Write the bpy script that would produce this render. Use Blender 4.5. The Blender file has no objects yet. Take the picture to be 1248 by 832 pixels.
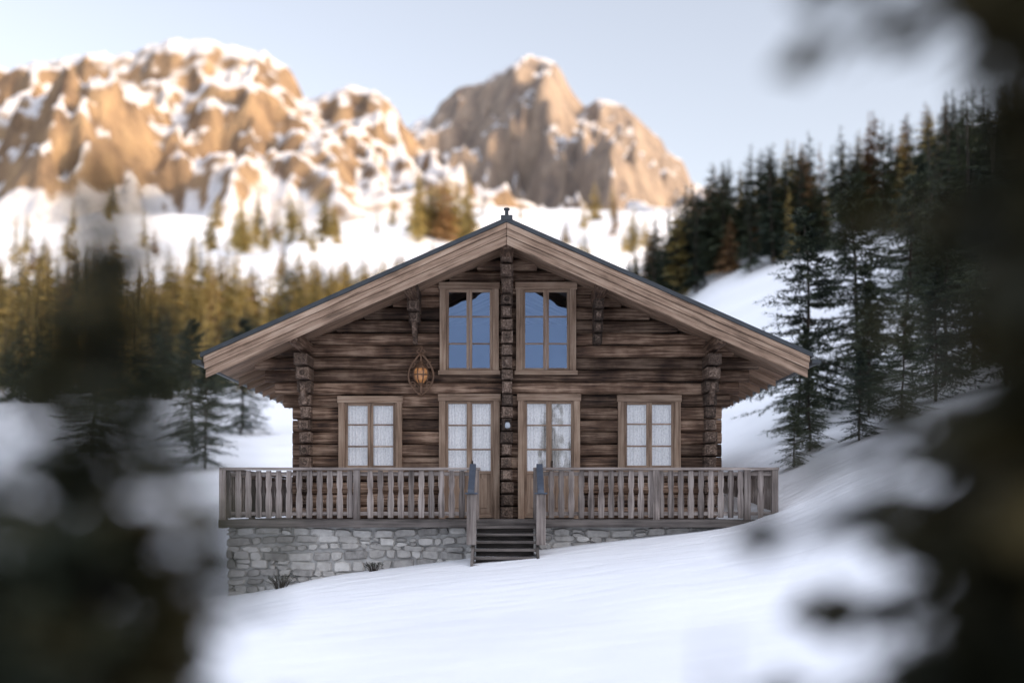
import bpy, math, random
import numpy as np
from mathutils import Vector, Matrix
rng = random.Random(7)
scene = bpy.context.scene

# ------------------------------------------------------------------ noise
def _hash(ix, iy, s):
    n = (ix.astype(np.int64)*374761393 + iy.astype(np.int64)*668265263 + s*1442695041) & 0x7fffffff
    n = ((n ^ (n >> 13))*1274126177) & 0x7fffffff
    n = n ^ (n >> 16)
    return (n & 0xffff)/65535.0
def vnoise(x, y, s=0):
    x = np.asarray(x, float); y = np.asarray(y, float)
    ix = np.floor(x); iy = np.floor(y); fx = x-ix; fy = y-iy
    ux = fx*fx*fx*(fx*(fx*6-15)+10); uy = fy*fy*fy*(fy*(fy*6-15)+10)
    a = _hash(ix, iy, s); b = _hash(ix+1, iy, s); c = _hash(ix, iy+1, s); d = _hash(ix+1, iy+1, s)
    return (a*(1-ux)+b*ux)*(1-uy)+(c*(1-ux)+d*ux)*uy
def fbm(x, y, o=5, s=0):
    t = 0; a = .5
    for i in range(o):
        t = t + a*(vnoise(x*2**i+i*17.3, y*2**i-i*9.1, s+i)*2-1); a *= .5
    return t
def ridged(x, y, o=5, s=0, g=.5):
    t = 0; a = .5
    for i in range(o):
        t = t + a*(1-np.abs(vnoise(x*2**i+i*11.7, y*2**i+i*5.3, s+i)*2-1)*1.6); a *= g
    return t
def sstep(a, b, x):
    t = np.clip((np.asarray(x, float)-a)/(b-a), 0, 1); return t*t*(3-2*t)

# ------------------------------------------------------------------ terrain
FX = [-60, -20, -12, -7, -5, -3.5, -1, .5, 3.5, 4.7, 5.6, 6.5, 9, 14, 30, 60]
FZ = [-2.6, -2.4, -2.1, -1.8, -1.62, -1.26, -.96, -.82, -.45, -.2, .15, .6, 1.5, 2.6, 4.5, 6]
BY = [-400, 0, 12, 23, 30, 35, 50, 80, 100, 170, 250, 400, 650, 900, 1400, 2500]
BZ = [-1.0, -1.0, -.78, 0, .3, .8, 2.6, 6, 8.5, 18, 34, 75, 150, 198, 225, 230]
HX = [0, 5, 10, 15, 23, 38, 60, 120, 400]
HZ = [0, 1.8, 6.6, 11.0, 13.6, 17.5, 26, 40, 60]
HY = [26, 40, 60, 90, 112, 150, 250, 420]
HR = [0, .13, .42, 1, 1, .7, .35, 0]
def smi(x, X, Z, w):
    return (np.interp(x-w, X, Z)+np.interp(x-w/2, X, Z)+np.interp(x, X, Z)+np.interp(x+w/2, X, Z)+np.interp(x+w, X, Z))/5
def terr(x, y):
    x = np.asarray(x, float); y = np.asarray(y, float)
    fade = 1-sstep(23, 85, y)
    z = smi(x, FX, FZ, .7)*fade + smi(y, BY, BZ, 1.5+np.abs(y)*.03)
    z = z + smi(x, HX, HZ, 2.0)*smi(y, HY, HR, 4)
    back = 42*sstep(8, 80, -y)  # unseen hill added behind the camera to block the low sun
    side = 38*sstep(22, 105, x)*(1-sstep(20, 100, y))  # rise added on the right, shades chalet and foreground from the sun
    z = z + np.maximum(back, side)
    far = sstep(60, 300, np.hypot(x, y))
    z = z + fbm(x/7, y/7, 3, 3)*.16*sstep(4, 12, np.hypot(x, y)) + fbm(x/60, y/60, 4, 9)*7*far
    z = z + fbm(x/2.2, y/1.1, 3, 13)*.03*(1-sstep(40, 80, y))
    return z
def tz(x, y): return float(terr(np.array([x]), np.array([y]))[0])

def grid_mesh(name, xs, ys, fn, mat):
    X, Y = np.meshgrid(xs, ys); Z = fn(X, Y)
    nx, ny = len(xs), len(ys)
    co = np.stack([X, Y, Z], -1).reshape(-1, 3)
    i = np.arange(nx*ny).reshape(ny, nx)
    q = np.stack([i[:-1, :-1], i[:-1, 1:], i[1:, 1:], i[1:, :-1]], -1).reshape(-1, 4)
    me = bpy.data.meshes.new(name)
    me.vertices.add(len(co)); me.vertices.foreach_set('co', co.ravel())
    me.loops.add(q.size); me.loops.foreach_set('vertex_index', q.ravel())
    me.polygons.add(len(q)); me.polygons.foreach_set('loop_start', np.arange(len(q))*4)
    me.polygons.foreach_set('loop_total', np.full(len(q), 4))
    me.polygons.foreach_set('use_smooth', np.ones(len(q), bool))
    me.update(); me.validate()
    me.materials.append(mat)
    ob = bpy.data.objects.new(name, me); scene.collection.objects.link(ob)
    return ob

# ------------------------------------------------------------------ materials
def newmat(name):
    m = bpy.data.materials.new(name); m.use_nodes = True
    nt = m.node_tree; b = nt.nodes['Principled BSDF']
    return m, nt, b
def N(nt, t, **k):
    n = nt.nodes.new(t)
    for a, v in k.items(): setattr(n, a, v)
    return n
def ramp(nt, stops):
    r = N(nt, 'ShaderNodeValToRGB'); e = r.color_ramp.elements
    e[0].position, e[0].color = stops[0][0], (*stops[0][1], 1)
    e[1].position, e[1].color = stops[-1][0], (*stops[-1][1], 1)
    for p, c in stops[1:-1]:
        x = e.new(p); x.color = (*c, 1)
    return r
def mth(nt, op, a, b=None):
    n = N(nt, 'ShaderNodeMath', operation=op)
    for i, v in enumerate((a, b)):
        if v is None: continue
        if isinstance(v, (int, float)): n.inputs[i].default_value = v
        else: nt.links.new(v, n.inputs[i])
    return n.outputs[0]
def wood(name, dark, mid, light, axis='X', rot=0.0, rough=.75, bump=.5, vstr=.55, patch=.5):
    m, nt, b = newmat(name); L = nt.links.new
    tc = N(nt, 'ShaderNodeTexCoord')
    at = N(nt, 'ShaderNodeAttribute', attribute_name='var')
    mp0 = N(nt, 'ShaderNodeMapping'); mp0.inputs['Rotation'].default_value = (0, rot, 0)
    L(tc.outputs['Object'], mp0.inputs[0])
    off = N(nt, 'ShaderNodeVectorMath', operation='MULTIPLY_ADD')
    cmb = N(nt, 'ShaderNodeCombineXYZ')
    for i in range(3): L(mth(nt, 'MULTIPLY', at.outputs['Fac'], 37.0+11*i), cmb.inputs[i])
    off.inputs[1].default_value = (1, 1, 1)
    L(mp0.outputs[0], off.inputs[0]); L(cmb.outputs[0], off.inputs[2])
    mp = N(nt, 'ShaderNodeMapping')
    sc = {'X': (1.1, 26, 26), 'Y': (26, 1.1, 26), 'Z': (26, 26, 1.1)}[axis]
    mp.inputs['Scale'].default_value = sc
    L(off.outputs[0], mp.inputs[0])
    n1 = N(nt, 'ShaderNodeTexNoise'); n1.inputs['Scale'].default_value = 1.0; n1.inputs['Detail'].default_value = 9
    n1.inputs['Roughness'].default_value = .65; L(mp.outputs[0], n1.inputs['Vector'])
    n2 = N(nt, 'ShaderNodeTexNoise'); n2.inputs['Scale'].default_value = 1.7; n2.inputs['Detail'].default_value = 4
    L(off.outputs[0], n2.inputs['Vector'])
    s = mth(nt, 'ADD', n1.outputs['Fac'], mth(nt, 'MULTIPLY', mth(nt, 'SUBTRACT', n2.outputs['Fac'], .5), patch))
    r = ramp(nt, [(.30, dark), (.5, mid), (.72, light)]); L(s, r.inputs[0])
    k = mth(nt, 'ADD', mth(nt, 'MULTIPLY', at.outputs['Fac'], vstr), 1-vstr*.5)
    mx = N(nt, 'ShaderNodeVectorMath', operation='SCALE'); L(r.outputs[0], mx.inputs[0]); L(k, mx.inputs['Scale'])
    L(mx.outputs[0], b.inputs['Base Color'])
    b.inputs['Roughness'].default_value = rough
    b.inputs['Specular IOR Level'].default_value = .25
    bp = N(nt, 'ShaderNodeBump'); bp.inputs['Strength'].default_value = bump; bp.inputs['Distance'].default_value = .02
    L(n1.outputs['Fac'], bp.inputs['Height']); L(bp.outputs[0], b.inputs['Normal'])
    return m
LOGD, LOGM, LOGL = (.024, .014, .010), (.12, .071, .046), (.37, .255, .18)
M_log = wood('log_wood', LOGD, LOGM, LOGL, 'X', bump=1.0, vstr=.95, patch=.7)
M_logY = wood('log_wood_side', LOGD, LOGM, LOGL, 'Y', bump=.8)
M_end = wood('log_end_wood', (.028, .019, .015), (.11, .075, .055), (.27, .20, .155), 'Y', bump=.9, vstr=1.1)
M_trim = wood('trim_wood_v', (.14, .09, .060), (.30, .205, .142), (.43, .32, .235), 'Z', bump=.25, vstr=.3)
M_trimX = wood('trim_wood_h', (.14, .09, .060), (.30, .205, .142), (.43, .32, .235), 'X', bump=.25, vstr=.3)
SL = .442; ANG = math.atan(SL)
bc = ((.07, .045, .031), (.28, .186, .128), (.44, .325, .24))
M_bargeL = wood('bargeboard_wood_l', *bc, 'X', rot=ANG, bump=.5, vstr=.35)
M_bargeR = wood('bargeboard_wood_r', *bc, 'X', rot=-ANG, bump=.5, vstr=.35)
sc_ = ((.12, .075, .048), (.29, .19, .13), (.40, .285, .21))
M_soffL = wood('soffit_wood_l', *sc_, 'X', rot=ANG, bump=.3, vstr=.7)
M_soffR = wood('soffit_wood_r', *sc_, 'X', rot=-ANG, bump=.3, vstr=.7)
gr = ((.07, .057, .050), (.21, .175, .155), (.35, .305, .275))
M_rail = wood('weathered_rail_v', *gr, 'Z', bump=.4, vstr=.6)
M_railX = wood('weathered_rail_h', *gr, 'X', bump=.4, vstr=.4)
M_deck = wood('deck_wood', (.05, .042, .038), (.13, .112, .10), (.22, .19, .17), 'X')

def plain(name, col, rough=.6, metal=0, var=.0):
    m, nt, b = newmat(name)
    b.inputs['Roughness'].default_value = rough; b.inputs['Metallic'].default_value = metal
    tc = N(nt, 'ShaderNodeTexCoord'); n = N(nt, 'ShaderNodeTexNoise'); n.inputs['Scale'].default_value = 6; n.inputs['Detail'].default_value = 6
    nt.links.new(tc.outputs['Object'], n.inputs['Vector'])
    r = ramp(nt, [(.3, tuple(c*.75 for c in col)), (.7, tuple(min(1, c*1.2) for c in col))])
    nt.links.new(n.outputs['Fac'], r.inputs[0]); nt.links.new(r.outputs[0], b.inputs['Base Color'])
    return m
M_metal = plain('dark_roof_metal', (.035, .04, .045), .5, .2)
M_iron = plain('wrought_iron', (.03, .022, .018), .5, .6)
M_copper = plain('aged_copper_iron', (.15, .085, .05), .5, .3)
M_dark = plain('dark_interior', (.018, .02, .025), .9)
M_gap = plain('chinking_dark', (.02, .015, .012), .9)
M_handr = plain('slate_handrail', (.06, .075, .10), .5)

def mk_glass(name, fac, tint=(.82, .9, 1, 1), tr=(.86, .9, .95, 1)):
    m = bpy.data.materials.new(name); m.use_nodes = True; nt = m.node_tree; nt.nodes.clear()
    o = N(nt, 'ShaderNodeOutputMaterial'); mx = N(nt, 'ShaderNodeMixShader')
    t = N(nt, 'ShaderNodeBsdfTransparent'); t.inputs[0].default_value = tr
    g = N(nt, 'ShaderNodeBsdfGlossy'); g.inputs['Roughness'].default_value = .015; g.inputs[0].default_value = tint
    tc = N(nt, 'ShaderNodeTexCoord'); n = N(nt, 'ShaderNodeTexNoise'); n.inputs['Scale'].default_value = 1.6
    bp = N(nt, 'ShaderNodeBump'); bp.inputs['Strength'].default_value = .16; bp.inputs['Distance'].default_value = .05
    nt.links.new(tc.outputs['Object'], n.inputs['Vector']); nt.links.new(n.outputs['Fac'], bp.inputs['Height'])
    nt.links.new(bp.outputs[0], g.inputs['Normal'])
    mx.inputs[0].default_value = fac
    nt.links.new(t.outputs[0], mx.inputs[1]); nt.links.new(g.outputs[0], mx.inputs[2]); nt.links.new(mx.outputs[0], o.inputs[0])
    return m
M_glassU = mk_glass('window_glass', .30, (.40, .57, .86, 1))
M_glassL = mk_glass('lower_window_glass', .25, (.95, .95, .97, 1), (.96, .96, .95, 1))

m, nt, b = newmat('lace_curtain'); M_curt = m
b.inputs['Roughness'].default_value = .9
tc = N(nt, 'ShaderNodeTexCoord'); vo = N(nt, 'ShaderNodeTexVoronoi'); vo.inputs['Scale'].default_value = 22
nt.links.new(tc.outputs['Object'], vo.inputs['Vector'])
r = ramp(nt, [(.1, (.72, .70, .67)), (.6, (.94, .92, .89))]); nt.links.new(vo.outputs['Distance'], r.inputs[0])
nt.links.new(r.outputs[0], b.inputs['Base Color'])

# snow
m, nt, b = newmat('snow'); M_snow = m; L = nt.links.new
tc = N(nt, 'ShaderNodeTexCoord')
n = N(nt, 'ShaderNodeTexNoise'); n.inputs['Scale'].default_value = .35; n.inputs['Detail'].default_value = 8; L(tc.outputs['Object'], n.inputs['Vector'])
r = ramp(nt, [(.3, (.81, .81, .82)), (.7, (.90, .90, .905))]); L(n.outputs['Fac'], r.inputs[0]); L(r.outputs[0], b.inputs['Base Color'])
b.inputs['Roughness'].default_value = .55; b.inputs['Specular IOR Level'].default_value = .3
mp = N(nt, 'ShaderNodeMapping'); mp.inputs['Scale'].default_value = (1, 3.2, 1); mp.inputs['Rotation'].default_value = (0, 0, .25); L(tc.outputs['Object'], mp.inputs[0])
n2 = N(nt, 'ShaderNodeTexNoise'); n2.inputs['Scale'].default_value = .9; n2.inputs['Detail'].default_value = 7; n2.inputs['Roughness'].default_value = .55; L(mp.outputs[0], n2.inputs['Vector'])
n3 = N(nt, 'ShaderNodeTexNoise'); n3.inputs['Scale'].default_value = 28; n3.inputs['Detail'].default_value = 3; L(tc.outputs['Object'], n3.inputs['Vector'])
hs = mth(nt, 'ADD', n2.outputs['Fac'], mth(nt, 'MULTIPLY', n3.outputs['Fac'], .09))
bp = N(nt, 'ShaderNodeBump'); bp.inputs['Strength'].default_value = .8; bp.inputs['Distance'].default_value = .2
L(hs, bp.inputs['Height']); L(bp.outputs[0], b.inputs['Normal'])

def mk_rock(name, c0, c1, c2, thr, sc, amp=.7):
    m, nt, b = newmat(name); L = nt.links.new
    ge = N(nt, 'ShaderNodeNewGeometry'); tc = N(nt, 'ShaderNodeTexCoord')
    sx = N(nt, 'ShaderNodeSeparateXYZ'); L(ge.outputs['Normal'], sx.inputs[0])
    n = N(nt, 'ShaderNodeTexNoise'); n.inputs['Scale'].default_value = sc; n.inputs['Detail'].default_value = 10; n.inputs['Roughness'].default_value = .74
    L(tc.outputs['Object'], n.inputs['Vector'])
    n2 = N(nt, 'ShaderNodeTexNoise'); n2.inputs['Scale'].default_value = .07; n2.inputs['Detail'].default_value = 8; n2.inputs['Roughness'].default_value = .65
    mp = N(nt, 'ShaderNodeMapping'); mp.inputs['Scale'].default_value = (1, 1, .35); L(tc.outputs['Object'], mp.inputs[0]); L(mp.outputs[0], n2.inputs['Vector'])
    r = ramp(nt, [(.3, c0), (.52, c1), (.75, c2)]); L(n2.outputs['Fac'], r.inputs[0])
    s = mth(nt, 'ADD', sx.outputs[2], mth(nt, 'MULTIPLY', mth(nt, 'SUBTRACT', n.outputs['Fac'], .5), amp))
    k = N(nt, 'ShaderNodeMapRange'); k.inputs['From Min'].default_value = thr-.06; k.inputs['From Max'].default_value = thr+.07; L(s, k.inputs[0])
    mx = N(nt, 'ShaderNodeMix', data_type='RGBA'); L(k.outputs[0], mx.inputs['Factor']); L(r.outputs[0], mx.inputs['A'])
    mx.inputs['B'].default_value = (.76, .74, .74, 1); L(mx.outputs['Result'], b.inputs['Base Color'])
    b.inputs['Roughness'].default_value = .9; b.inputs['Specular IOR Level'].default_value = .1
    bp = N(nt, 'ShaderNodeBump'); bp.inputs['Strength'].default_value = 1; bp.inputs['Distance'].default_value = 10; L(n2.outputs['Fac'], bp.inputs['Height']); L(bp.outputs[0], b.inputs['Normal'])
    return m
M_rockA = mk_rock('mountain_rock_snow', (.11, .078, .062), (.29, .20, .125), (.46, .325, .19), .665, .009, .8)
M_rockB = mk_rock('far_mountain_rock_snow', (.15, .125, .115), (.29, .23, .185), (.41, .33, .26), .755, .014, .8)

def foliage(name, c0, c1, c2, sc=3.0):
    m, nt, b = newmat(name); L = nt.links.new
    tc = N(nt, 'ShaderNodeTexCoord'); oi = N(nt, 'ShaderNodeObjectInfo')
    n = N(nt, 'ShaderNodeTexNoise'); n.inputs['Scale'].default_value = sc; n.inputs['Detail'].default_value = 3; L(tc.outputs['Object'], n.inputs['Vector'])
    s = mth(nt, 'ADD', n.outputs['Fac'], mth(nt, 'MULTIPLY', mth(nt, 'SUBTRACT', oi.outputs['Random'], .5), .3))
    r = ramp(nt, [(.3, c0), (.5, c1), (.72, c2)]); L(s, r.inputs[0]); L(r.outputs[0], b.inputs['Base Color'])
    b.inputs['Roughness'].default_value = .7; b.inputs['Specular IOR Level'].default_value = .2
    return m
M_fol_dark = foliage('spruce_needles', (.020, .030, .020), (.042, .054, .030), (.075, .085, .042), 1.2)
M_fol_lit = foliage('autumn_larch_needles', (.20, .16, .055), (.42, .33, .12), (.56, .43, .17), .4)
M_fol_or = foliage('orange_larch_needles', (.14, .08, .04), (.32, .19, .09), (.42, .27, .14), .4)
M_fol_mid = foliage('mountain_pine_needles', (.022, .032, .025), (.045, .058, .036), (.08, .09, .048), 2)
M_fol_fg = foliage('near_spruce_needles', (.008, .010, .005), (.024, .022, .008), (.065, .045, .010), 3)
M_fol_fl = foliage('near_spruce_needles_l', (.014, .020, .013), (.034, .042, .024), (.085, .062, .022), 3)
M_bark = wood('bark', (.02, .015, .012), (.06, .045, .035), (.11, .085, .065), 'Z')

# ------------------------------------------------------------------ mesh builder
class MB:
    def __init__(s): s.v = []; s.f = []; s.m = []; s.c = []; s.s = []
    def add(s, vs, fs, mat=0, var=None, smooth=False):
        o = len(s.v); s.v += [tuple(p) for p in vs]
        if var is None: var = rng.random()
        for f in fs:
            s.f.append(tuple(i+o for i in f)); s.m.append(mat); s.c.append(var); s.s.append(smooth)
    def hexa(s, p, mat=0, var=None):
        s.add(p, [(0, 3, 2, 1), (4, 5, 6, 7), (0, 1, 5, 4), (1, 2, 6, 5), (2, 3, 7, 6), (3, 0, 4, 7)], mat, var)
    def box(s, x0, x1, y0, y1, z0, z1, mat=0, var=None, j=0):
        p = [(x0, y0, z0), (x1, y0, z0), (x1, y1, z0), (x0, y1, z0), (x0, y0, z1), (x1, y0, z1), (x1, y1, z1), (x0, y1, z1)]
        if j: p = [tuple(c+rng.uniform(-j, j) for c in q) for q in p]
        s.hexa(p, mat, var)
    def log(s, a, b, d, h, mat=0, var=None, jit=.008, e=3.2, seg=.7):
        a = Vector(a); b = Vector(b); ax = (b-a); ln = ax.length; ax.normalize()
        side = Vector((-ax.y, ax.x, 0)); up = Vector((0, 0, 1)); n = 16
        k = max(1, int(ln/seg)); vs = []; fs = []
        for i in range(k+1):
            c = a+ax*(ln*i/k)+up*rng.uniform(-jit, jit)+side*rng.uniform(-jit, jit); sc = 1+rng.uniform(-.04, .04)
            for q in range(n):
                t = 2*math.pi*(q+.5)/n; cs, sn = math.cos(t), math.sin(t)
                r = 1/((abs(cs)**e+abs(sn)**e)**(1/e))
                vs.append(c+side*(r*cs*d/2*sc)+up*(r*sn*h/2*sc))
        for i in range(k):
            for q in range(n):
                q2 = (q+1) % n; fs.append((i*n+q, (i+1)*n+q, (i+1)*n+q2, i*n+q2))
        if var is None: var = rng.random()
        s.add(vs, fs, mat, var, True)
        s.add(vs[:n], [tuple(range(n))], mat, var*.6); s.add(vs[-n:], [tuple(range(n))[::-1]], mat, var*.6)
    def tube(s, pts, r, mat=0, n=7, closed=False, r2=None):
        pts = [Vector(p) for p in pts]; k = len(pts); vs = []; fs = []
        for i, p in enumerate(pts):
            if closed: t = pts[(i+1) % k]-pts[i-1]
            else: t = pts[min(i+1, k-1)]-pts[max(i-1, 0)]
            t.normalize(); u = t.cross(Vector((.13, .97, .2)) if abs(t.y) < .9 else Vector((1, 0, 0))).normalized(); w = t.cross(u)
            rr = r if r2 is None else r+(r2-r)*i/(k-1)
            for q in range(n):
                a = 2*math.pi*q/n; vs.append(p+u*math.cos(a)*rr+w*math.sin(a)*rr)
        for i in range(k if closed else k-1):
            i2 = (i+1) % k
            for q in range(n):
                q2 = (q+1) % n; fs.append((i*n+q, i*n+q2, i2*n+q2, i2*n+q))
        if not closed: fs += [tuple(range(n))[::-1], tuple(range((k-1)*n, k*n))]
        s.add(vs, fs, mat, None, True)
    def build(s, name, mats, parent=None, bevel=0, seg=2, recalc=True):
        me = bpy.data.meshes.new(name); me.from_pydata(s.v, [], s.f); me.update()
        for mm in mats: me.materials.append(mm)
        me.polygons.foreach_set('material_index', s.m); me.polygons.foreach_set('use_smooth', s.s)
        at = me.attributes.new('var', 'FLOAT', 'FACE'); at.data.foreach_set('value', s.c)
        if recalc:
            import bmesh
            bm = bmesh.new(); bm.from_mesh(me); bmesh.ops.recalc_face_normals(bm, faces=bm.faces); bm.to_mesh(me); bm.free()
        ob = bpy.data.objects.new(name, me); scene.collection.objects.link(ob)
        if parent: ob.parent = parent
        if bevel:
            bv = ob.modifiers.new('b', 'BEVEL'); bv.width = bevel; bv.segments = seg; bv.limit_method = 'ANGLE'; bv.angle_limit = .6
        return ob
def empty(name):
    e = bpy.data.objects.new(name, None); scene.collection.objects.link(e); return e

# ------------------------------------------------------------------ ground & mountains
def sp(n, near, far, k):
    t = np.linspace(-1, 1, n); return np.sinh(t*k)/np.sinh(k)*far
xs = sp(420, 0, 1900, 6.0)
ty = np.linspace(0, 1, 430)
ysp = np.sinh(ty*5.2)/np.sinh(5.2)*2300
ysn = -np.sinh(np.linspace(0, 1, 120)*4.5)/np.sinh(4.5)*700
ys = np.concatenate([ysn[::-1][:-1], ysp])
grid_mesh('snow_ground', xs, ys, terr, M_snow)

k = 900/1560
CA = [(-500, 210), (-250, 150), (-100, 110), (0, 85), (80, 68), (160, 58), (190, 50), (215, 40), (260, 38), (300, 42), (330, 58), (350, 75), (362, 100), (370, 118), (390, 120), (410, 115), (430, 105), (460, 118), (480, 140), (492, 158), (520, 195), (560, 222), (620, 250), (700, 290), (800, 330), (900, 360)]
CAx = np.array([(a-624)*k for a, _ in CA]); CAz = np.array([(620-b_)*k for _, b_ in CA])
def mtA(x, y):
    base = smi(y, BY, BZ, 20)
    cz = np.interp(x+fbm(x/30, y/200, 2, 31)*4, CAx, CAz)
    spur = ridged(x/110+.4+y/500, y/420, 4, 21)
    t = (y-590)/310
    t2 = t+(spur-.50)*.76*(1-np.clip(np.abs(t-0), 0, 1)**2)*sstep(-.05, .3, t)
    g = np.where(y < 900, np.clip(t2, 0, .97)**1.2, np.clip(1-(y-900)/420, 0, 1)**1.3)
    g = np.where((y >= 840) & (y < 900), g*(1-(y-840)/60)+(y-840)/60*1.0, g)
    step = fbm(x/70, y/70, 5, 41)*32+(ridged(x/38+y/300, y/75, 6, 51, .58)-.57)*40
    z = base+(cz-np.interp(900, BY, BZ))*g + step*np.clip(g*3, 0, 1)*(.26+.74*np.clip(np.abs(y-900)/140, 0, 1))
    return z-4*(1-np.clip(g*10, 0, 1))-2
grid_mesh('mountain', np.arange(-720, 170, 2.8), np.arange(560, 1330, 2.8), mtA, M_rockA)
k = 1400/1560
CB = [(150, 420), (300, 330), (400, 260), (470, 195), (505, 152), (530, 130), (560, 108), (590, 97), (600, 88), (640, 73), (660, 68), (680, 75), (695, 97), (745, 125), (770, 140), (800, 170), (830, 195), (860, 215), (880, 240), (920, 290), (1000, 350), (1150, 400), (1300, 440)]
CBx = np.array([(a-624)*k for a, _ in CB]); CBz = np.array([(620-b_)*k for _, b_ in CB])
def mtB(x, y):
    base = smi(y, BY, BZ, 20)
    cz = np.interp(x+fbm(x/40, y/200, 2, 61)*6, CBx, CBz)
    spur = ridged(x/150+.35+(y-1400)*x/900000, y/600, 4, 71)
    t = (y-960)/440
    t2 = t+(spur-.48)*.75*(1-np.clip(t, 0, 1)**2)*sstep(-.05, .3, t)
    g = np.where(y < 1400, np.clip(t2, 0, 1)**1.1, np.clip(1-(y-1400)/500, 0, 1)**1.2)
    step = fbm(x/90, y/90, 5, 81)*36+(ridged(x/48-y/400, y/95, 6, 91, .62)-.5)*66
    return base+np.maximum(cz-np.interp(1400, BY, BZ), -20)*g+step*np.clip(g*3, 0, 1)*(.26+.74*np.clip(np.abs(y-1400)/140, 0, 1))-4
grid_mesh('mountain', np.arange(-420, 620, 4.0), np.arange(930, 1900, 4.0), mtB, M_rockB)

# ------------------------------------------------------------------ house
house = empty('log_chalet')
X0 = -.10; ZT = 5.46; US0 = 5.20; YW = 26.0; YR = 24.0; YB = 36.4; HWD = 5.68
WL, WR = X0-4.34, X0+4.34
opens = [(-1.467, -.267, 2.717, 4.583), (.083, 1.30, 2.717, 4.583),
         (-3.52, -2.23, .74, 2.28), (2.15, 3.42, .74, 2.30),
         (-1.48, -.25, -.2, 2.32), (.12, 1.38, -.2, 2.32)]
CH = .2525
def gable(yc, ops, d=.22):
    w = MB(); z = -.20; i = 0
    while z < US0-.1:
        zc = z+CH/2
        half = (US0-zc)/SL
        out = 4.36
        if zc > 2.85: out = min(half+.12, 5.12)
        elif zc > 2.6: out = 4.92
        elif zc > 2.35: out = 4.72
        elif zc > 2.15: out = 4.54
        hw = min(out, half+.1)
        spans = [(X0-hw, X0+hw)]
        for (a, b_, c, d_) in ops:
            if c+.0 < zc < d_+.05:
                ns = []
                for s0, s1 in spans:
                    if b_ <= s0 or a >= s1: ns.append((s0, s1)); continue
                    if a > s0: ns.append((s0, a+.03))
                    if b_ < s1: ns.append((b_-.03, s1))
                spans = ns
        for s0, s1 in spans:
            w.log((s0, yc+rng.uniform(-.018, .018), zc), (s1, yc+rng.uniform(-.018, .018), zc), d, CH*rng.uniform(.96, 1.01), jit=.012)
        z += CH; i += 1
    return w
gable(YW+.11, opens).build('front_log_wall', [M_log], house, recalc=True)
gable(35.7, []).build('back_log_wall', [M_log], house)
w = MB()
for sx in (WL+.1, WR-.1):
    z = -.2+CH/2
    while z < 3.1:
        w.log((sx, YW+.25, z), (sx, 35.55, z), .22, CH*1.01); z += CH
w.build('side_log_walls', [M_logY], house)
w = MB()
def core_strip(x0, x1, z0, z1): w.box(x0, x1, YW+.13, YW+.17, z0, z1)
xe = sorted({WL+.1, WR-.1, *[o[0]+.05 for o in opens], *[o[1]-.05 for o in opens]})
for a, b_ in zip(xe[:-1], xe[1:]):
    xm = (a+b_)/2; cuts = sorted([(o[2], o[3]) for o in opens if o[0] < xm < o[1]])
    z = -.2; top = US0-SL*max(abs(a-X0), abs(b_-X0))-.02
    for c0, c1 in cuts:
        if c0-z > .02: core_strip(a, b_, z, c0+.05)
        z = c1-.05
    if z < top: core_strip(a, b_, z, top)
w.build('chinking', [M_gap], house)
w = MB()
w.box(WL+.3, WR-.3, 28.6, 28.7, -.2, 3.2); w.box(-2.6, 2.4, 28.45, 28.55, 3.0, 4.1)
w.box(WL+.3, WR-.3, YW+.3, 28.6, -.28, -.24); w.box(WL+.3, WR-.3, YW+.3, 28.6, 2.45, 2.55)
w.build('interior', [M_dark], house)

w = MB()
def blk(x, z, wd, h, y0, y1=YW+.02):
    c = .035; v = rng.random()
    w.box(x-wd/2, x+wd/2, y0+c, y1, z-h/2, z+h/2, 0, v, j=.007)
    w.box(x-wd/2+c, x+wd/2-c, y0, y0+c+.005, z-h/2+c*.7, z+h/2-c*.7, 0, min(1, v+.15), j=.006)
def disc(x, z, r, y0, h):
    vs = []; n = 14
    for (rr, yy) in ((r, y0), (r, y0-h*.6), (r*.75, y0-h), (r*.35, y0-h*.55)):
        for i in range(n): a = 2*math.pi*i/n; vs.append((x+rr*math.cos(a), yy, z+rr*math.sin(a)))
    fs = [(k_*n+i, k_*n+(i+1) % n, (k_+1)*n+(i+1) % n, (k_+1)*n+i) for k_ in range(3) for i in range(n)]+[tuple(range(3*n, 4*n))]
    w.add(vs, fs, 0, rng.uniform(.2, .9))
for x, ztop in ((X0-4.07, 3.2), (X0, 5.05), (X0+4.10, 3.2)):
    z = -.2+CH*.5
    while z < ztop:
        big = z > ztop-.75
        y0 = YW-.30-rng.uniform(-.03, .05)
        if big: y0 = YW-.45-.9*(z-(ztop-.75))
        hh = CH*rng.uniform(.78, .93)
        wd = rng.uniform(.195, .25)+(.06 if big and abs(x) > 2 else 0)
        xx = x+rng.uniform(-.014, .014)
        blk(xx, z, wd, hh, y0)
        if rng.random() < .6: disc(xx, z, .055, y0+.004, .025)
        z += CH
def scroll(x, z0, z1, y0, y1):
    n = 14; prof = []
    for i in range(n+1):
        t = i/n; prof.append((y0+(y1-y0)*t+.05*math.sin(t*math.pi*3), z0+(z1-z0)*t))
    vs = []
    for xx in (x-.045, x+.045):
        vs += [(xx, p, q) for p, q in prof]+[(xx, YW+.02, z1), (xx, YW+.02, z0)]
    m_ = n+3; fs = [tuple(range(m_)), tuple(range(m_, 2*m_))[::-1]]+[(i, (i+1) % m_, m_+(i+1) % m_, m_+i) for i in range(m_)]
    w.add(vs, fs, 0, .9)
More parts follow.
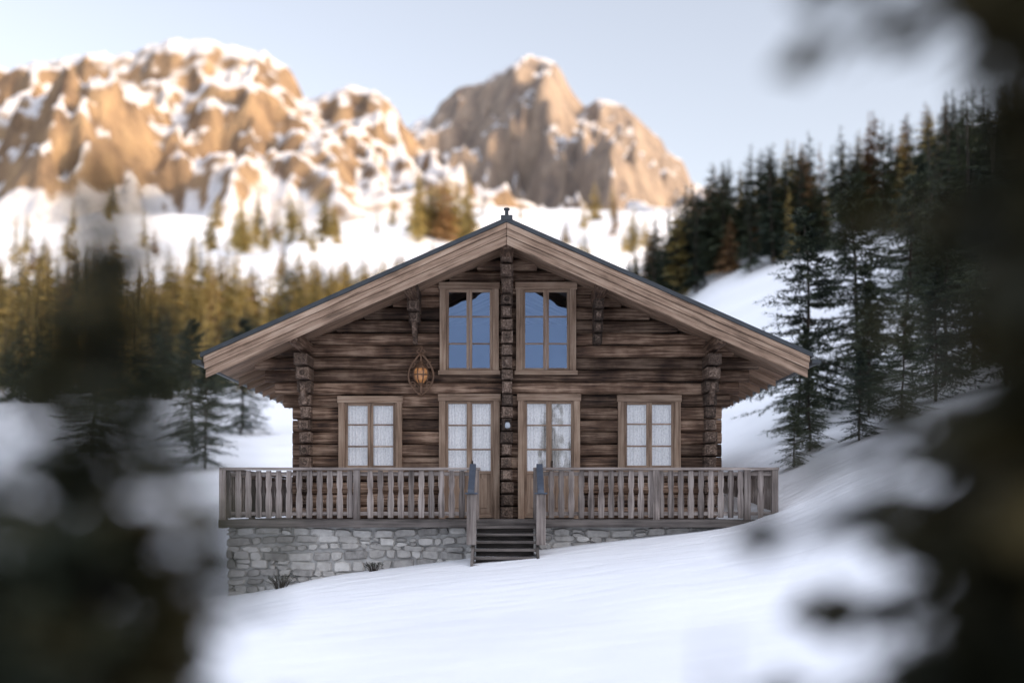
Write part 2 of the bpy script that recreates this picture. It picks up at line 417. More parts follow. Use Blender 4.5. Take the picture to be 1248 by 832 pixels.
for x, n in ((X0-1.86, 3), (X0+1.82, 5)):
    zt = US0-SL*abs(x-X0)-.12
    for q in range(n):
        wd = (.25-.02*q) if n == 3 else (.20-.006*q)
        y0 = YW-1.15+q*.2+(.25 if q else 0) if n == 3 else YW-1.0+q*.15
        blk(x, zt-q*.215, wd, .2, y0); disc(x, zt-q*.215, .055, y0+.004, .025)
    if n == 3: scroll(x, zt-.92, zt-.52, YW-.12, YW-.5)
for x in (X0-4.07, X0+4.10): scroll(x, 2.1, 2.5, YW-.34, YW-.60)
w.build('log_end_columns', [M_end], house, bevel=.018)
w = MB()
for dx in (-4.07, -1.86, 0, 1.82, 4.10):
    x = X0+dx; zt = US0-SL*abs(dx)-.14-(.03 if dx == 0 else 0)
    w.log((x, YR+.22, zt), (x, YW+.1, zt), .24, .24)
    w.log((x, 35.8, zt), (x, YB-.2, zt), .24, .24)
w.build('purlins', [M_logY], house)

# roof
def slope(mb, side, s0, s1, y0, y1, o1, o0, mat=0, var=None):
    def P(s, y, o): return (X0+side*s, y, ZT-SL*s-o)
    mb.hexa([P(s0, y0, o0), P(s1, y0, o0), P(s1, y1, o0), P(s0, y1, o0), P(s0, y0, o1), P(s1, y0, o1), P(s1, y1, o1), P(s0, y1, o1)], mat, var)
w = MB()
for sd in (-1, 1):
    slope(w, sd, 0.0, HWD+.06, YR-.05, YB, 0, .085)
    y = YR+.3
    while y < YB:
        slope(w, sd, .05, HWD+.05, y, y+.03, -.035, .0); y += .55
w.box(X0-.11, X0+.11, YR-.06, YB+.01, ZT-.05, ZT+.035)
w.build('roof_metal', [M_metal], house)
w = MB()
for sd, mi in ((-1, 0), (1, 1)):
    slope(w, sd, .001, HWD, YR+.07, YB-.05, .087, .22, mi, .5)
    y = YR+.075
    while y < YB-.3:
        slope(w, sd, .0, HWD-.02, y, y+.143, .222, .262+rng.uniform(0, .006), mi); y += .15
w.build('roof_deck_and_soffit', [M_soffL, M_soffR], house)
w = MB()
for sd, mi in ((-1, 0), (1, 1)):
    slope(w, sd, .004, HWD, YR-.03, YR+.03, .088, .20, mi, .75)
    slope(w, sd, .004, HWD-.01, YR-.005, YR+.05, .205, .33, mi, .55)
    slope(w, sd, .004, HWD-.03, YR+.02, YR+.068, .335, .50, mi, .35)
    slope(w, sd, .004, HWD, YB-.04, YB+.01, .088, .5, mi, .35)
w.build('bargeboards', [M_bargeL, M_bargeR], house, bevel=.008)
w = MB()
for sd, mi in ((-1, 0), (1, 1)):
    y = YW+.7
    while y < YB-.3:
        slope(w, sd, 4.3, HWD-.08, y, y+.12, .27, .42, mi); y += .85
w.build('rafter_tails', [M_soffL, M_soffR], house)
w = MB()
for sd in (-1, 1):
    gx = X0+sd*(HWD+.12); gz = ZT-SL*HWD-.16
    arc = [(gx+.085*math.cos(a), gz-.085*math.sin(a)) for a in np.linspace(0, math.pi, 9)]
    vs = []; fs = []
    for yy in (YR-.06, YB+.02):
        for (ax_, az_) in arc: vs.append((ax_, yy, az_))
        for (ax_, az_) in arc[::-1]: vs.append((gx+(ax_-gx)*.88, yy, gz+(az_-gz)*.88))
    n_ = 18
    for q in range(n_): fs.append((q, (q+1) % n_, n_+(q+1) % n_, n_+q))
    w.add(vs, fs); w.box(gx-.085, gx+.085, YR-.065, YR-.055, gz-.07, gz+.0)
gx = X0+HWD+.12; gz = ZT-SL*HWD-.24
w.tube([(gx, 35.3, gz), (gx, 35.3, gz-.1), (gx-.5, 35.3, gz-.45), (WR+.22, 35.3, gz-.8), (WR+.12, 35.3, gz-1.0), (WR+.12, 35.3, -.6)], .045)
w.box(X0-.035, X0+.035, YR+.05, YR+.12, ZT-.02, ZT+.20); w.box(X0-.055, X0+.055, YR+.03, YR+.14, ZT+.16, ZT+.185)
w.build('gutters_and_ridge_post', [M_metal], house)

# windows & doors
def window(name, x0, x1, z0, z1, rows, glass, door=False, curt=True):
    p = empty(name); p.parent = house
    w = MB(); T = .13; yf = YW-.075
    zb = z0
    w.box(x0, x0+T, yf, YW+.12, zb, z1, 0); w.box(x1-T, x1, yf, YW+.12, zb, z1, 0)
    w.box(x0-.02, x1+.02, yf-.012, YW+.121, z1-T, z1+.01, 1)
    if not door: w.box(x0-.03, x1+.03, yf-.03, YW+.12, zb, zb+.09, 1)
    a, b_, c, d = x0+T, x1-T, zb+(.02 if door else .09), z1-T
    S = .055; ys_ = YW-.01; xm = (a+b_)/2
    pane0 = c if not door else .72
    for l, r_ in ((a, xm-.003), (xm+.003, b_)):
        w.box(l, l+S, ys_, ys_+.05, c, d, 2); w.box(r_-S, r_, ys_, ys_+.05, c, d, 2)
        w.box(l+S, r_-S, ys_+.002, ys_+.05, d-S, d, 3); w.box(l+S, r_-S, ys_+.002, ys_+.05, pane0, pane0+S, 3)
        if door:
            w.box(l+S, r_-S, ys_+.02, ys_+.045, c+.1, pane0, 2); w.box(l+S, r_-S, ys_+.002, ys_+.05, c, c+.1, 3)
            w.box(l+S+.07, r_-S-.07, ys_+.006, ys_+.03, c+.2, pane0-.1, 2)
        for q in range(1, rows):
            zz = pane0+(d-pane0)*q/rows; w.box(l+S, r_-S, ys_+.008, ys_+.042, zz-.016, zz+.016, 3)
    if door:
        w.box(xm-.03, xm+.03, ys_-.02, ys_+.0, c, d, 2)
        w.box(xm+.05*1, xm+.075, ys_-.05, ys_-.002, .82, .98, 4)
    w.build(name+'_frame', [M_trim, M_trimX, M_trim, M_trimX, M_iron], p, bevel=.006)
    g = MB(); g.add([(a, ys_+.028, pane0), (b_, ys_+.028, pane0), (b_, ys_+.028, d), (a, ys_+.028, d)], [(0, 1, 2, 3)])
    g.build(name+'_glass', [glass], p, recalc=False)
    if curt:
        cu = MB(); hw = (b_-a)/2
        for l, r_ in ((a-.03, xm-.035), (xm+.035, b_+.03)):
            n = 44; vs = []; fs = []
            for zi, zz in enumerate((c+.0, (c+d)/2, d+.02)):
                for i in range(n+1):
                    t = i/n; vs.append((l+(r_-l)*t, YW+.12+.022*math.sin(t*48+zi*.4)+.012*math.sin(t*21+1), zz))
            for zi in range(2):
                for i in range(n): fs.append((zi*(n+1)+i, zi*(n+1)+i+1, (zi+1)*(n+1)+i+1, (zi+1)*(n+1)+i))
            cu.add(vs, fs, 0, .5, True)
        cu.build(name+'_curtain', [M_curt], p, recalc=False)
window('upper_window', *opens[0], 3, M_glassU, curt=False)
window('upper_window_b', *opens[1], 3, M_glassU, curt=False)
window('lower_window', *opens[2], 3, M_glassL)
window('lower_window_b', *opens[3], 3, M_glassL)
window('terrace_door', *opens[4], 3, M_glassL, door=True)
window('terrace_door_b', *opens[5], 3, M_glassL, door=True)

# deck
w = MB()
y = 24.12
while y < 25.95:
    w.box(-5.5, 5.02, y, y+.135, -.235, -.20+rng.uniform(-.003, .003)); y += .14
w.box(-5.5, WL-.01, 25.96, 35.5, -.235, -.20); w.box(WR+.01, 5.02, 25.96, 35.5, -.235, -.20)
w.box(-5.52, 5.04, 24.06, 24.12, -.345, -.20, 0, .1); w.box(-5.5, 5.0, 24.12, 25.9, -.30, -.24, 0, .1)
w.build('terrace_deck', [M_deck], house, bevel=.005)

# railing
rl = empty('wooden_railing')
PROF = [(.046, 0), (.046, .10), (.054, .22), (.055, .36), (.050, .46), (.037, .56), (.037, .60), (.050, .68), (.050, .82), (.043, .92), (.043, 1)]
def railing(p0, p1, posts, name):
    w = MB(); p0 = Vector(p0); p1 = Vector(p1); d = (p1-p0); ln = d.length; d.normalize(); s = Vector((-d.y, d.x, 0))
    along_y = abs(d.y) > .5
    def bx(t0, t1, o0, o1, z0, z1, mat, j=0):
        q = []
        for z in (z0, z1):
            for t, o in ((t0, o0), (t1, o0), (t1, o1), (t0, o1)):
                v = p0+d*t+s*o; q.append((v.x+rng.uniform(-j, j), v.y+rng.uniform(-j, j), z))
        w.hexa(q, mat)
    bx(-.06, ln+.06, -.075, .06, .735, .785, 1); bx(0, ln, -.0, .05, .63, .70, 1); bx(0, ln, -.0, .05, -.12, -.05, 1)
    for t in posts: bx(t-.06, t+.06, -.085, .035, -.36, .733, 0)
    n = int(ln/.187)
    for i in range(n):
        t = (i+.5)*ln/n
        if min(abs(t-q) for q in posts) < .09: continue
        top = .725; bot = -.17+rng.uniform(-.008, .008); lean = rng.uniform(-.006, .006)
        vs = []
        for o in (-.026-.002, -.002):
            for sg in (1, -1):
                for (hw, h) in (PROF if sg == 1 else PROF[::-1]):
                    v = p0+d*(t+sg*hw*1.12+lean*h)+s*o; vs.append((v.x, v.y, bot+(top-bot)*h))
        m_ = len(PROF)*2; fs = [tuple(range(m_)), tuple(range(m_, 2*m_))[::-1]]
        for q in range(m_): fs.append((q, (q+1) % m_, m_+(q+1) % m_, m_+q))
        w.add(vs, fs, 0)
    w.build(name, [M_rail, M_railX if not along_y else M_rail], rl, bevel=.004, seg=1)
railing((-5.46, 24.2, 0), (-.66, 24.2, 0), [0, 2.53, 4.78], 'front_rail_a')
railing((.46, 24.2, 0), (4.98, 24.2, 0), [0.0, 2.26, 3.98, 4.5], 'front_rail_b')
railing((-5.46, 33, 0), (-5.46, 24.35, 0), [0, 3, 6, 8.6], 'side_rail_a')
railing((4.98, 24.35, 0), (4.98, 33, 0), [0.05, 3, 6, 8.6], 'side_rail_b')

# steps
st = empty('wooden_steps')
w = MB()
ST = 6
for i in range(ST):
    z = -.22-.135*i; y0 = 24.03-.235*(i+1)+.1
    w.box(-.70, .44, y0, y0+.27, z-.045-.1, z-.1, 0, j=.004)
    w.box(-.66, .40, y0+.22, y0+.235, z-.235, z-.147, 0, .05)
for x in (-.74, .44):
    y0, y1 = 24.1, 22.65
    w.hexa([(x, y1, -1.25), (x+.05, y1, -1.25), (x+.05, y0, -.55), (x, y0, -.55), (x, y1, -.98), (x+.05, y1, -.98), (x+.05, y0, -.24), (x, y0, -.24)], 0)
w.build('treads_and_stringers', [M_deck], st, bevel=.008)
w = MB()
for x in (-.80, .46):
    w.box(x-.02, x+.15, 23.15, 23.29, -.65, .27, 0)
    w.box(x-.05, x+.18, 23.12, 23.32, .27, .30, 1)
    w.hexa([(x+.0, 23.1, .285), (x+.12, 23.1, .285), (x+.12, 24.25, .80), (x+.0, 24.25, .80), (x+.0, 23.1, .345), (x+.12, 23.1, .345), (x+.12, 24.25, .86), (x+.0, 24.25, .86)], 1)
    for yy in (23.5, 23.75, 24.0):
        w.box(x+.045, x+.075, yy, yy+.09, -.3, .29+(yy-23.1)*.44, 0)
w.build('newel_posts_and_handrails', [M_rail, M_handr], st, bevel=.008)

# stone wall
m, nt, b = newmat('rubble_stone'); M_stone = m; L = nt.links.new
tc = N(nt, 'ShaderNodeTexCoord'); at = N(nt, 'ShaderNodeAttribute', attribute_name='var')
n = N(nt, 'ShaderNodeTexNoise'); n.inputs['Scale'].default_value = 7; n.inputs['Detail'].default_value = 9; n.inputs['Roughness'].default_value = .7; L(tc.outputs['Object'], n.inputs['Vector'])
s_ = mth(nt, 'ADD', mth(nt, 'MULTIPLY', at.outputs['Fac'], .4), mth(nt, 'MULTIPLY', n.outputs['Fac'], .7))
r = ramp(nt, [(.25, (.18, .17, .158)), (.55, (.41, .39, .36)), (.85, (.62, .60, .56))]); L(s_, r.inputs[0]); L(r.outputs[0], b.inputs['Base Color'])
b.inputs['Roughness'].default_value = .9
bp = N(nt, 'ShaderNodeBump'); bp.inputs['Strength'].default_value = .9; bp.inputs['Distance'].default_value = .04; L(n.outputs['Fac'], bp.inputs['Height']); L(bp.outputs[0], b.inputs['Normal'])
M_mortar = plain('mortar', (.42, .41, .39), .95)
w = MB()
def stones(x0, x1):
    z = -2.3; row = 0
    while z < -.40:
        h = rng.uniform(.10, .21); h = min(h, -.36-z)
        if -.36-(z+h) < .07: h = -.36-z
        x = x0
        while x < x1-.05:
            l = rng.uniform(.12, .50); l = min(l, x1-x)
            if x1-x-l < .08: l = x1-x
            parts = [(z, z+h)]
            if h > .15 and l < .3 and rng.random() < .45: parts = [(z, z+h*.5), (z+h*.5, z+h)]
            for (za, zb_) in parts:
                g = .008; v = rng.random(); pr = rng.uniform(0, .06)
                wv = .035*math.sin(x*1.7+row); wv2 = .035*math.sin((x+l)*1.7+row)
                a, b_ = x+g, x+l-g; zc0, zc1 = za+g, zb_-g
                j = lambda s=.022: rng.uniform(-s, s)
                ring = [(a+.03, zc0+wv), ((a+b_)/2, zc0-.006+(wv+wv2)/2), (b_-.03, zc0+wv2), (b_, zc0+.025+wv2), (b_, zc1-.025+wv2), (b_-.03, zc1+wv2), ((a+b_)/2, zc1+.006+(wv+wv2)/2), (a+.03, zc1+wv), (a, zc1-.025+wv), (a, zc0+.025+wv)]
                ring = [(p+j(), min(q+j(.014), -.35)) for p, q in ring]; cx = (a+b_)/2; cz = (zc0+zc1)/2+(wv+wv2)/2
                vs = [(p, 24.42, q) for p, q in ring]+[(p, 24.34-pr*.4, q) for p, q in ring]+[(cx+(p-cx)*.82, 24.31-pr+j(.01), cz+(q-cz)*.8) for p, q in ring]
                fs = [(i, (i+1) % 10, 10+(i+1) % 10, 10+i) for i in range(10)]+[(10+i, 10+(i+1) % 10, 20+(i+1) % 10, 20+i) for i in range(10)]+[tuple(range(20, 30))]
                w.add(vs, fs, 0, v)
            x += l
        z += h; row += 1.3
stones(-5.42, -.76); stones(.5, 4.95)
w.box(-5.38, 4.92, 24.345, 24.7, -2.4, -.345, 1)
for x in (-5.4, 4.75): w.box(x, x+.2, 24.7, 35.5, -2.4, -.345, 1)
w.build('stone_foundation_wall', [M_stone, M_mortar], None)

# wall lantern
ln_ = empty('wall_lantern')
w = MB(); cx, cy, cz = -1.83, YW-.28, 2.70
for sg in (-1, 1):
    pts = [(cx+sg*.25*math.sin(t*math.pi)**.8*(1-.25*(t-.5)), cy, cz-.42+.84*t) for t in np.linspace(0, 1, 21)]
    w.tube(pts, .022)
    w.tube([(cx+sg*(.16+.05*math.cos(a)), cy-.01, cz-.2+.05*math.sin(a)) for a in np.linspace(0, 5, 14)], .013)
    w.tube([(cx+sg*(.17+.05*math.cos(a)), cy-.01, cz+.2+.05*math.sin(a)) for a in np.linspace(1, 6, 14)], .013)
    w.tube([(cx+sg*(.02+.06*math.sin(a)), cy, cz+.42+.03*a) for a in np.linspace(0, 3.1, 9)], .013)
w.tube([(cx, cy, cz+.42), (cx, cy, cz+.5), (cx+.03, cy, cz+.55), (cx, cy, cz+.58), (cx-.03, cy, cz+.54)], .012)
w.tube([(cx, cy, cz+.42), (cx, cy+.15, cz+.44), (cx, YW, cz+.34)], .014)
w.tube([(cx-.02, cy, cz-.3), (cx-.12, cy+.05, cz-.1), (cx-.24, YW, cz-.05)], .011)
def ringv(r, z, n=8): return [(cx+r*math.cos(2*math.pi*i/n+.39), cy+r*math.sin(2*math.pi*i/n+.39), z) for i in range(n)]
def lathe(prof, mat, n=8):
    vs = []; fs = []
    for r_, z in prof: vs += ringv(r_, z, n)
    for i in range(len(prof)-1):
        for q in range(n): fs.append((i*n+q, i*n+(q+1) % n, (i+1)*n+(q+1) % n, (i+1)*n+q))
    fs += [tuple(range(n))[::-1], tuple(range((len(prof)-1)*n, len(prof)*n))]
    w.add(vs, fs, mat)
lathe([(.13, cz+.12), (.11, cz+.16), (.06, cz+.21), (.02, cz+.27), (.015, cz+.42)], 0, 14)
lathe([(.015, cz-.38), (.03, cz-.24), (.06, cz-.19), (.07, cz-.17)], 0, 14)
lathe([(.07, cz-.17), (.13, cz-.10), (.155, cz-.01), (.145, cz+.07), (.12, cz+.125)], 1, 14)
for i in range(8):
    a = 2*math.pi*i/8+.39; w.tube([(cx+r_*math.cos(a), cy+r_*math.sin(a), z) for r_, z in ((.075, cz-.17), (.135, cz-.10), (.16, cz-.01), (.15, cz+.07), (.125, cz+.125))], .013, 0, 5)
w.tube([(cx+.163*math.cos(a), cy+.163*math.sin(a), cz-.01) for a in np.linspace(0, 2*math.pi, 17)[:-1]], .013, 0, 5, closed=True)
m, nt, b = newmat('amber_lamp_glass'); b.inputs['Base Color'].default_value = (.45, .20, .075, 1); b.inputs['Roughness'].default_value = .3
tc = N(nt, 'ShaderNodeTexCoord'); n = N(nt, 'ShaderNodeTexNoise'); n.inputs['Scale'].default_value = 14; nt.links.new(tc.outputs['Object'], n.inputs['Vector'])
r = ramp(nt, [(.45, (.03, .01, .004)), (.62, (1, .5, .2))]); nt.links.new(n.outputs['Fac'], r.inputs[0]); nt.links.new(r.outputs[0], b.inputs['Emission Color']); b.inputs['Emission Strength'].default_value = .14
w.build('lantern_body', [M_copper, m], ln_, recalc=True)
w = MB(); cx, cy, cz = -.09, YW-.40, 1.68
lathe([(.02, cz-.07), (.05, cz-.05), (.055, cz+.0), (.04, cz+.05), (.015, cz+.07)], 1, 12)
lathe([(.065, cz+.06), (.05, cz+.085), (.02, cz+.10)], 0, 12)
w.box(cx-.03, cx+.03, cy+.02, cy+.12, cz+.02, cz+.07, 0)
w.build('porch_lamp', [M_iron, plain('opal_glass', (.5, .55, .6), .2)], None)

# ------------------------------------------------------------------ trees
def conifer(seed, H, R, tiers, bpt, twigs, needles, nl, droop=.25, power=.85, base=.08, wob=.15, kite=.28, gaps=0.0, flat=.5):
    R_ = random.Random(seed); V = []; F = []; Mi = []
    def tri(a, b, c, m=0):
        o = len(V); V.extend((a, b, c)); F.append((o, o+1, o+2)); Mi.append(m)
    def quad(a, b, c, d, m=0):
        o = len(V); V.extend((a, b, c, d)); F.append((o, o+1, o+2, o+3)); Mi.append(m)
    n = 7; r0 = max(.012*H, .02); segs = 8; wx = [0]; wy = [0]
    for i in range(segs): wx.append(wx[-1]+R_.uniform(-1, 1)*wob*H*.02); wy.append(wy[-1]+R_.uniform(-1, 1)*wob*H*.02)
    def cen(h):
        t = min(max(h/H, 0), .9999)*segs; i = int(t); f = t-i
        return wx[i]*(1-f)+wx[i+1]*f, wy[i]*(1-f)+wy[i+1]*f
    for i in range(segs):
        for q in range(n):
            P = []
            for (ii, qq) in ((i, q), (i, q+1), (i+1, q+1), (i+1, q)):
                a = 2*math.pi*qq/n; rr = r0*(1-ii/segs)**.8+.004; P.append((wx[ii]+rr*math.cos(a), wy[ii]+rr*math.sin(a), H*ii/segs-(.3 if ii == 0 else 0)))
            quad(*P, 1)
    for i in range(tiers):
        ft = i/tiers
        for bq in range(bpt if ft < .85 else max(3, bpt-2)):
            if R_.random() < gaps: continue
            h = H*(base+(.985-base)*(ft+R_.uniform(0, 1)/tiers))
            u = h/H; Lb = R*((1-u)**power+.03)*R_.uniform(.55, 1.2)
            if gaps: Lb *= R_.uniform(.6, 1.15)
            az = R_.uniform(0, 2*math.pi); el = -.25+.95*u**1.6+R_.uniform(-.12, .12)
            cx_, cy_ = cen(h); ca, sa = math.cos(az), math.sin(az)
            def bp_(t):
                return (cx_+ca*Lb*t*math.cos(el), cy_+sa*Lb*t*math.cos(el), h+Lb*t*math.sin(el)-droop*Lb*t*t+ .10*Lb*t**4)
            if needles:
                p = bp_(0); rr = .004*H*(1-u)+.003
                for s_ in range(3):
                    q = bp_((s_+1)/3); r1 = rr*(1-s_/3); r2 = rr*(1-(s_+1)/3)
                    quad((p[0]-sa*r1, p[1]+ca*r1, p[2]), (p[0]+sa*r1, p[1]-ca*r1, p[2]), (q[0]+sa*r2, q[1]-ca*r2, q[2]), (q[0]-sa*r2, q[1]+ca*r2, q[2]), 1)
                    quad((p[0], p[1], p[2]+r1), (p[0], p[1], p[2]-r1), (q[0], q[1], q[2]-r2), (q[0], q[1], q[2]+r2), 1)
                    p = q
            for k in range(twigs+1):
                t = .18+.82*k/twigs; p = bp_(t); sg = 1 if k % 2 else -1
                if k == twigs: a2 = az; tl = Lb*.16+nl
                else: a2 = az+sg*R_.uniform(.6, 1.15); tl = Lb*.46*(1.12-t*.75)*R_.uniform(.7, 1.2)
                e2 = el*.4-droop*.8+R_.uniform(-.28, .2)
                dx, dy, dz = math.cos(a2)*math.cos(e2), math.sin(a2)*math.cos(e2), math.sin(e2)
                if not needles:
                    hw = tl*kite; tz_ = R_.uniform(-flat, flat); px_, py_ = -math.sin(a2), math.cos(a2)
                    m_ = (p[0]+dx*tl*.45, p[1]+dy*tl*.45, p[2]+dz*tl*.45)
                    quad(p, (m_[0]+px_*hw, m_[1]+py_*hw, m_[2]+hw*tz_-hw*.3), (p[0]+dx*tl, p[1]+dy*tl, p[2]+dz*tl-tl*.1), (m_[0]-px_*hw, m_[1]-py_*hw, m_[2]-hw*tz_-hw*.3))
                else:
                    for q in range(needles):
                        s_ = (q+R_.random())/needles*tl
                        b0 = (p[0]+dx*s_, p[1]+dy*s_, p[2]+dz*s_)
                        vx, vy, vz = R_.gauss(0, 1), R_.gauss(0, 1), R_.gauss(0, 1)
                        l_ = math.sqrt(vx*vx+vy*vy+vz*vz)+1e-6
                        nx, ny, nz = dx*.9+vx/l_, dy*.9+vy/l_, dz*.9+vz/l_
                        ww = nl*.17
                        tri((b0[0]-vy/l_*ww, b0[1]+vx/l_*ww, b0[2]), (b0[0]+vy/l_*ww, b0[1]-vx/l_*ww, b0[2]+ww*.5), (b0[0]+nx*nl*.7, b0[1]+ny*nl*.7, b0[2]+nz*nl*.7))
    return V, F, Mi
def tree_mesh(name, data, mats):
    V, F, Mi = data; me = bpy.data.meshes.new(name); me.from_pydata(V, [], F); me.update()
    for m_ in mats: me.materials.append(m_)
    me.polygons.foreach_set('material_index', Mi); return me
def place(name, me, x, y, s=1, parent=None, z=None, sz=None):
    ob = bpy.data.objects.new(name, me); scene.collection.objects.link(ob)
    ob.location = (x, y, (tz(x, y) if z is None else z)-.05); ob.rotation_euler = (rng.uniform(-.03, .03), rng.uniform(-.03, .03), rng.uniform(0, 6.28))
    ob.scale = (s, s, s if sz is None else sz)
    if parent: ob.parent = parent
    return ob
dist = [conifer(100+i, 10, [2.1, 1.7, 2.4][i], 24, 8, 8, 0, .1, droop=.3, wob=.3, kite=.36, gaps=[.05, .15, .1][i]) for i in range(3)]
me_d = [tree_mesh('spruce_mesh', d, [M_fol_dark, M_bark]) for d in dist]
me_l = [tree_mesh('larch_mesh', d, [M_fol_lit, M_bark]) for d in dist]
me_o = [tree_mesh('orange_larch_mesh', d, [M_fol_or, M_bark]) for d in dist]
fo = empty('distant_forest')
R2 = random.Random(5)
def scatter(n, fx, fy, hs, mix, par=fo, dens=None):
    for i in range(n):
        y = R2.uniform(*fy); x = R2.uniform(*fx)*y
        if dens and R2.random() > dens(x, y): continue
        r_ = R2.random(); pool = me_d if r_ < mix[0] else (me_l if r_ < mix[0]+mix[1] else me_o)
        h = R2.uniform(*hs); s = h/10
        place('tree', R2.choice(pool), x, y, s*R2.uniform(.95, 1.4), par, sz=s)
def cl(x, y): return .2+1.05*float(vnoise(np.array([x/13]), np.array([y/30]), 5)[0])
scatter(900, (-.50, .06), (195, 275), (8, 17), (.08, .86), dens=cl)
scatter(230, (-.50, -.10), (105, 175), (5, 9.5), (.6, .4), dens=cl)
scatter(120, (-.5, .14), (330, 620), (9, 18), (.1, .75), dens=lambda x, y: max(0, cl(x, y)-.5)*1.6)
scatter(20, (-.075, -.03), (470, 560), (14, 28), (.1, .75), dens=lambda x, y: 1)
scatter(16, (-.24, -.10), (430, 600), (12, 22), (.1, .75), dens=lambda x, y: 1)
ridge = empty('hillside_forest')
scatter(70, (.09, .17), (84, 112), (4.5, 7.5), (.85, .08), ridge)
scatter(160, (.16, .42), (80, 108), (3.6, 7.5), (.62, .22), ridge)
scatter(50, (.32, .48), (52, 80), (5, 9), (1, 0), ridge)

pine = [conifer(300+i, 7, [2.3, 2.2, 2.1][i], 28, 7, 10, 14, .17, droop=.16, power=.65, wob=.6, gaps=.25) for i in range(3)]
me_p = [tree_mesh('pine_mesh', d, [M_fol_mid, M_bark]) for d in pine]
for x, y, h, i in ((8.3, 36, 6.0, 0), (10.4, 38.5, 6.6, 1), (12.6, 41, 6.6, 2), (9.2, 33, 2.8, 1), (7.2, 31, 2.3, 2), (6.5, 29.5, 1.4, 0), (13.0, 36, 5.4, 0), (8.0, 29.5, 2.1, 1), (7.6, 34, 3.0, 2), (9.8, 36, 3.9, 0), (11.6, 34.5, 5.4, 2), (12.2, 31.5, 5.0, 1), (9.3, 30.5, 2.6, 2), (10.6, 32, 3.4, 0)):
    place('pine_tree', me_p[i], x, y, h/7)
for x, y, h, i in ((-12.5, 52, 4.5, 1), (-15, 60, 6, 0), (-18, 55, 6, 2), (-14, 66, 6, 2)):
    place('pine_tree', me_p[i], x, y, h/7)
def shrub(seed, H, R, n):
    R_ = random.Random(seed); mb = MB()
    for i in range(n):
        a = R_.uniform(0, 6.28); l = H*R_.uniform(.5, 1); o = R_.uniform(.2, 1)*R
        p = [(0.25*o*math.cos(a), .25*o*math.sin(a), -.05), (o*.6*math.cos(a), o*.6*math.sin(a), l*.6), (o*math.cos(a)+R_.uniform(-.05, .05), o*math.sin(a), l)]
        mb.tube(p, .005, 1, 3, r2=.002)
        for q in range(6):
            t = R_.uniform(.3, 1); bx_ = [p[1][k]*(1-t)+p[2][k]*t for k in range(3)]
            v = Vector((R_.gauss(0, 1), R_.gauss(0, 1), R_.gauss(.3, 1))).normalized()*R_.uniform(.02, .04); u = Vector((v.y, -v.x, .3*v.z))*.3
            b0 = Vector(bx_); mb.add([b0, b0+v*.5+u, b0+v, b0+v*.5-u], [(0, 1, 2, 3)], 0)
    return mb
for i, (x, y, H, R) in enumerate(((-4.35, 24.02, .28, .34), (-2.6, 24.05, .18, .2))):
    o = shrub(i, H, R, 60).build('shrub', [M_fol_mid, M_bark], None, recalc=False); o.location = (x, y, tz(x, y))

# near trees framing the view
def near(name, seed, x, y, H, R, tiers, bpt, gaps=.1, tw=12, mat=M_fol_fg, power=.7, kite=.30):
    me = tree_mesh(name, conifer(seed, H, R, tiers, bpt, tw, 0, .03, droop=.2, wob=.3, gaps=gaps, power=power, kite=kite, flat=1.2), [mat, M_bark])
    return place(name, me, x, y)
near('young_spruce_tree', 11, -1.00, 3.1, 2.82, .62, 38, 13, gaps=.05, mat=M_fol_fl, power=.6)
near('young_spruce_tree', 12, -1.45, 3.1, 2.42, .88, 34, 13, gaps=.02, mat=M_fol_fl)
near('young_spruce_tree', 13, -.92, 2.2, 1.60, .58, 30, 17, mat=M_fol_fl, kite=.4)
near('young_spruce_tree', 18, -1.16, 2.5, 2.10, .62, 32, 14, gaps=.02, mat=M_fol_fl, kite=.36)
near('young_spruce_tree', 19, -1.18, 3.4, 1.90, .80, 30, 15, mat=M_fol_fl, kite=.4)
near('young_spruce_tree', 20, -1.28, 2.1, 1.85, .62, 30, 16, mat=M_fol_fl, kite=.4)
near('spruce_tree', 14, 1.72, 3.1, 6.4, 1.10, 60, 14, gaps=.02, power=.85)
near('spruce_tree', 17, 1.42, 2.5, 4.5, .84, 54, 16, gaps=.01, power=.85)
near('young_spruce_tree', 15, .95, 2.35, 1.78, .62, 30, 18, kite=.42)
near('young_spruce_tree', 16, .36, 2.3, 1.62, .14, 16, 8, gaps=.1)

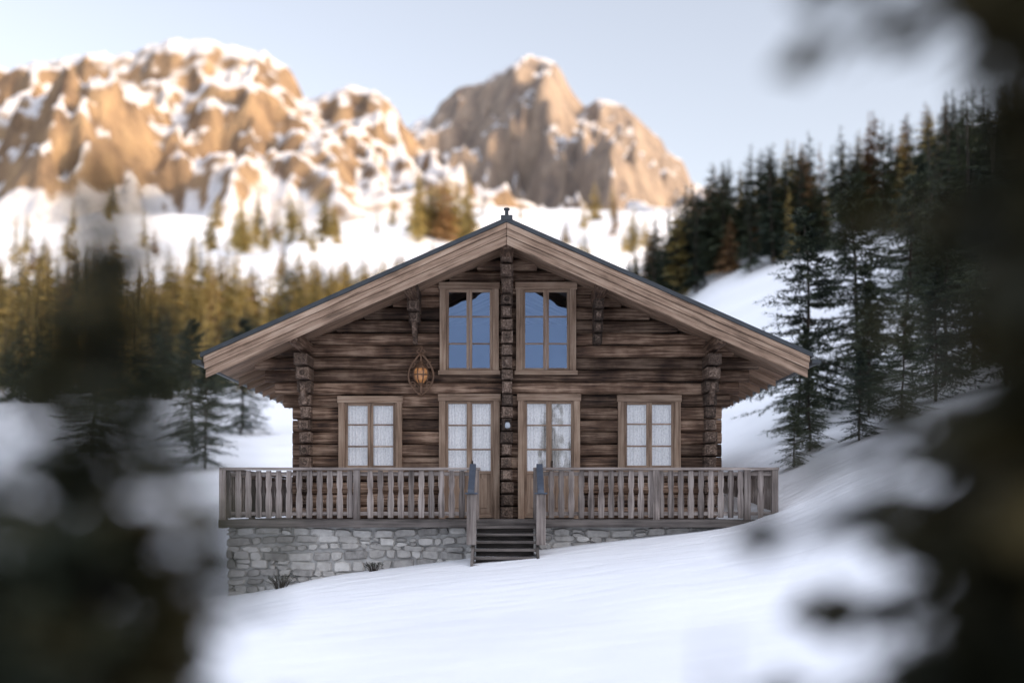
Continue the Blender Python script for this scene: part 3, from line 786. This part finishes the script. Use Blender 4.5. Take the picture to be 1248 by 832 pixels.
# ------------------------------------------------------------------ light
EL = math.radians(11); AZ = math.radians(116)
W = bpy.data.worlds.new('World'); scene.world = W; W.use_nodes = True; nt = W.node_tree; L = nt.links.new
bg = nt.nodes['Background']; sky = nt.nodes.new('ShaderNodeTexSky'); sky.sky_type = 'NISHITA'; sky.sun_disc = False
sky.sun_elevation = EL; sky.sun_rotation = AZ; sky.air_density = 1.0; sky.dust_density = 5.0; sky.ozone_density = 1.0; sky.altitude = 1500
hs_ = nt.nodes.new('ShaderNodeHueSaturation'); hs_.inputs['Saturation'].default_value = .5
L(sky.outputs[0], hs_.inputs['Color'])
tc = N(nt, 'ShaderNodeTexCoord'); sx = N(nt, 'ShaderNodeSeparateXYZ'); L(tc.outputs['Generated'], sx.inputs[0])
zenith_fill = N(nt, 'ShaderNodeMapRange'); zenith_fill.interpolation_type = 'SMOOTHSTEP'
zenith_fill.inputs['From Min'].default_value = .36; zenith_fill.inputs['From Max'].default_value = .8; zenith_fill.inputs['To Min'].default_value = 1; zenith_fill.inputs['To Max'].default_value = 3.0  # sky above the frame brightened as added fill for shaded snow and facade
L(sx.outputs[2], zenith_fill.inputs[0])
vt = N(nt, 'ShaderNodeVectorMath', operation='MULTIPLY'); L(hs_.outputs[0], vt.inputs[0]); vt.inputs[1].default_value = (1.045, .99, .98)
vm = N(nt, 'ShaderNodeVectorMath', operation='SCALE'); L(vt.outputs[0], vm.inputs[0]); L(zenith_fill.outputs[0], vm.inputs['Scale'])
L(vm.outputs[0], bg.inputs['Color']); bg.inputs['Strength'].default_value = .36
S = Vector((math.cos(EL)*math.sin(AZ), math.cos(EL)*math.cos(AZ), math.sin(EL)))
sl = bpy.data.lights.new('sun', 'SUN'); sl.energy = 4.8; sl.angle = math.radians(.5); sl.color = (1, .70, .38)
so = bpy.data.objects.new('sun', sl); scene.collection.objects.link(so); so.rotation_euler = S.to_track_quat('Z', 'Y').to_euler(); so.location = (80, -60, 60)

# ------------------------------------------------------------------ camera
cd = bpy.data.cameras.new('camera'); cam = bpy.data.objects.new('camera', cd); scene.collection.objects.link(cam)
cam.location = (0, 0, 0); cam.rotation_euler = (math.radians(90), 0, 0)
cd.lens = 45; cd.sensor_width = 36; cd.shift_y = .1635; cd.clip_start = .1; cd.clip_end = 6000
cd.dof.use_dof = True; cd.dof.focus_distance = 25.2; cd.dof.aperture_fstop = .31
scene.camera = cam
scene.view_settings.view_transform = 'Standard'; scene.view_settings.look = 'None'; scene.view_settings.exposure = 0
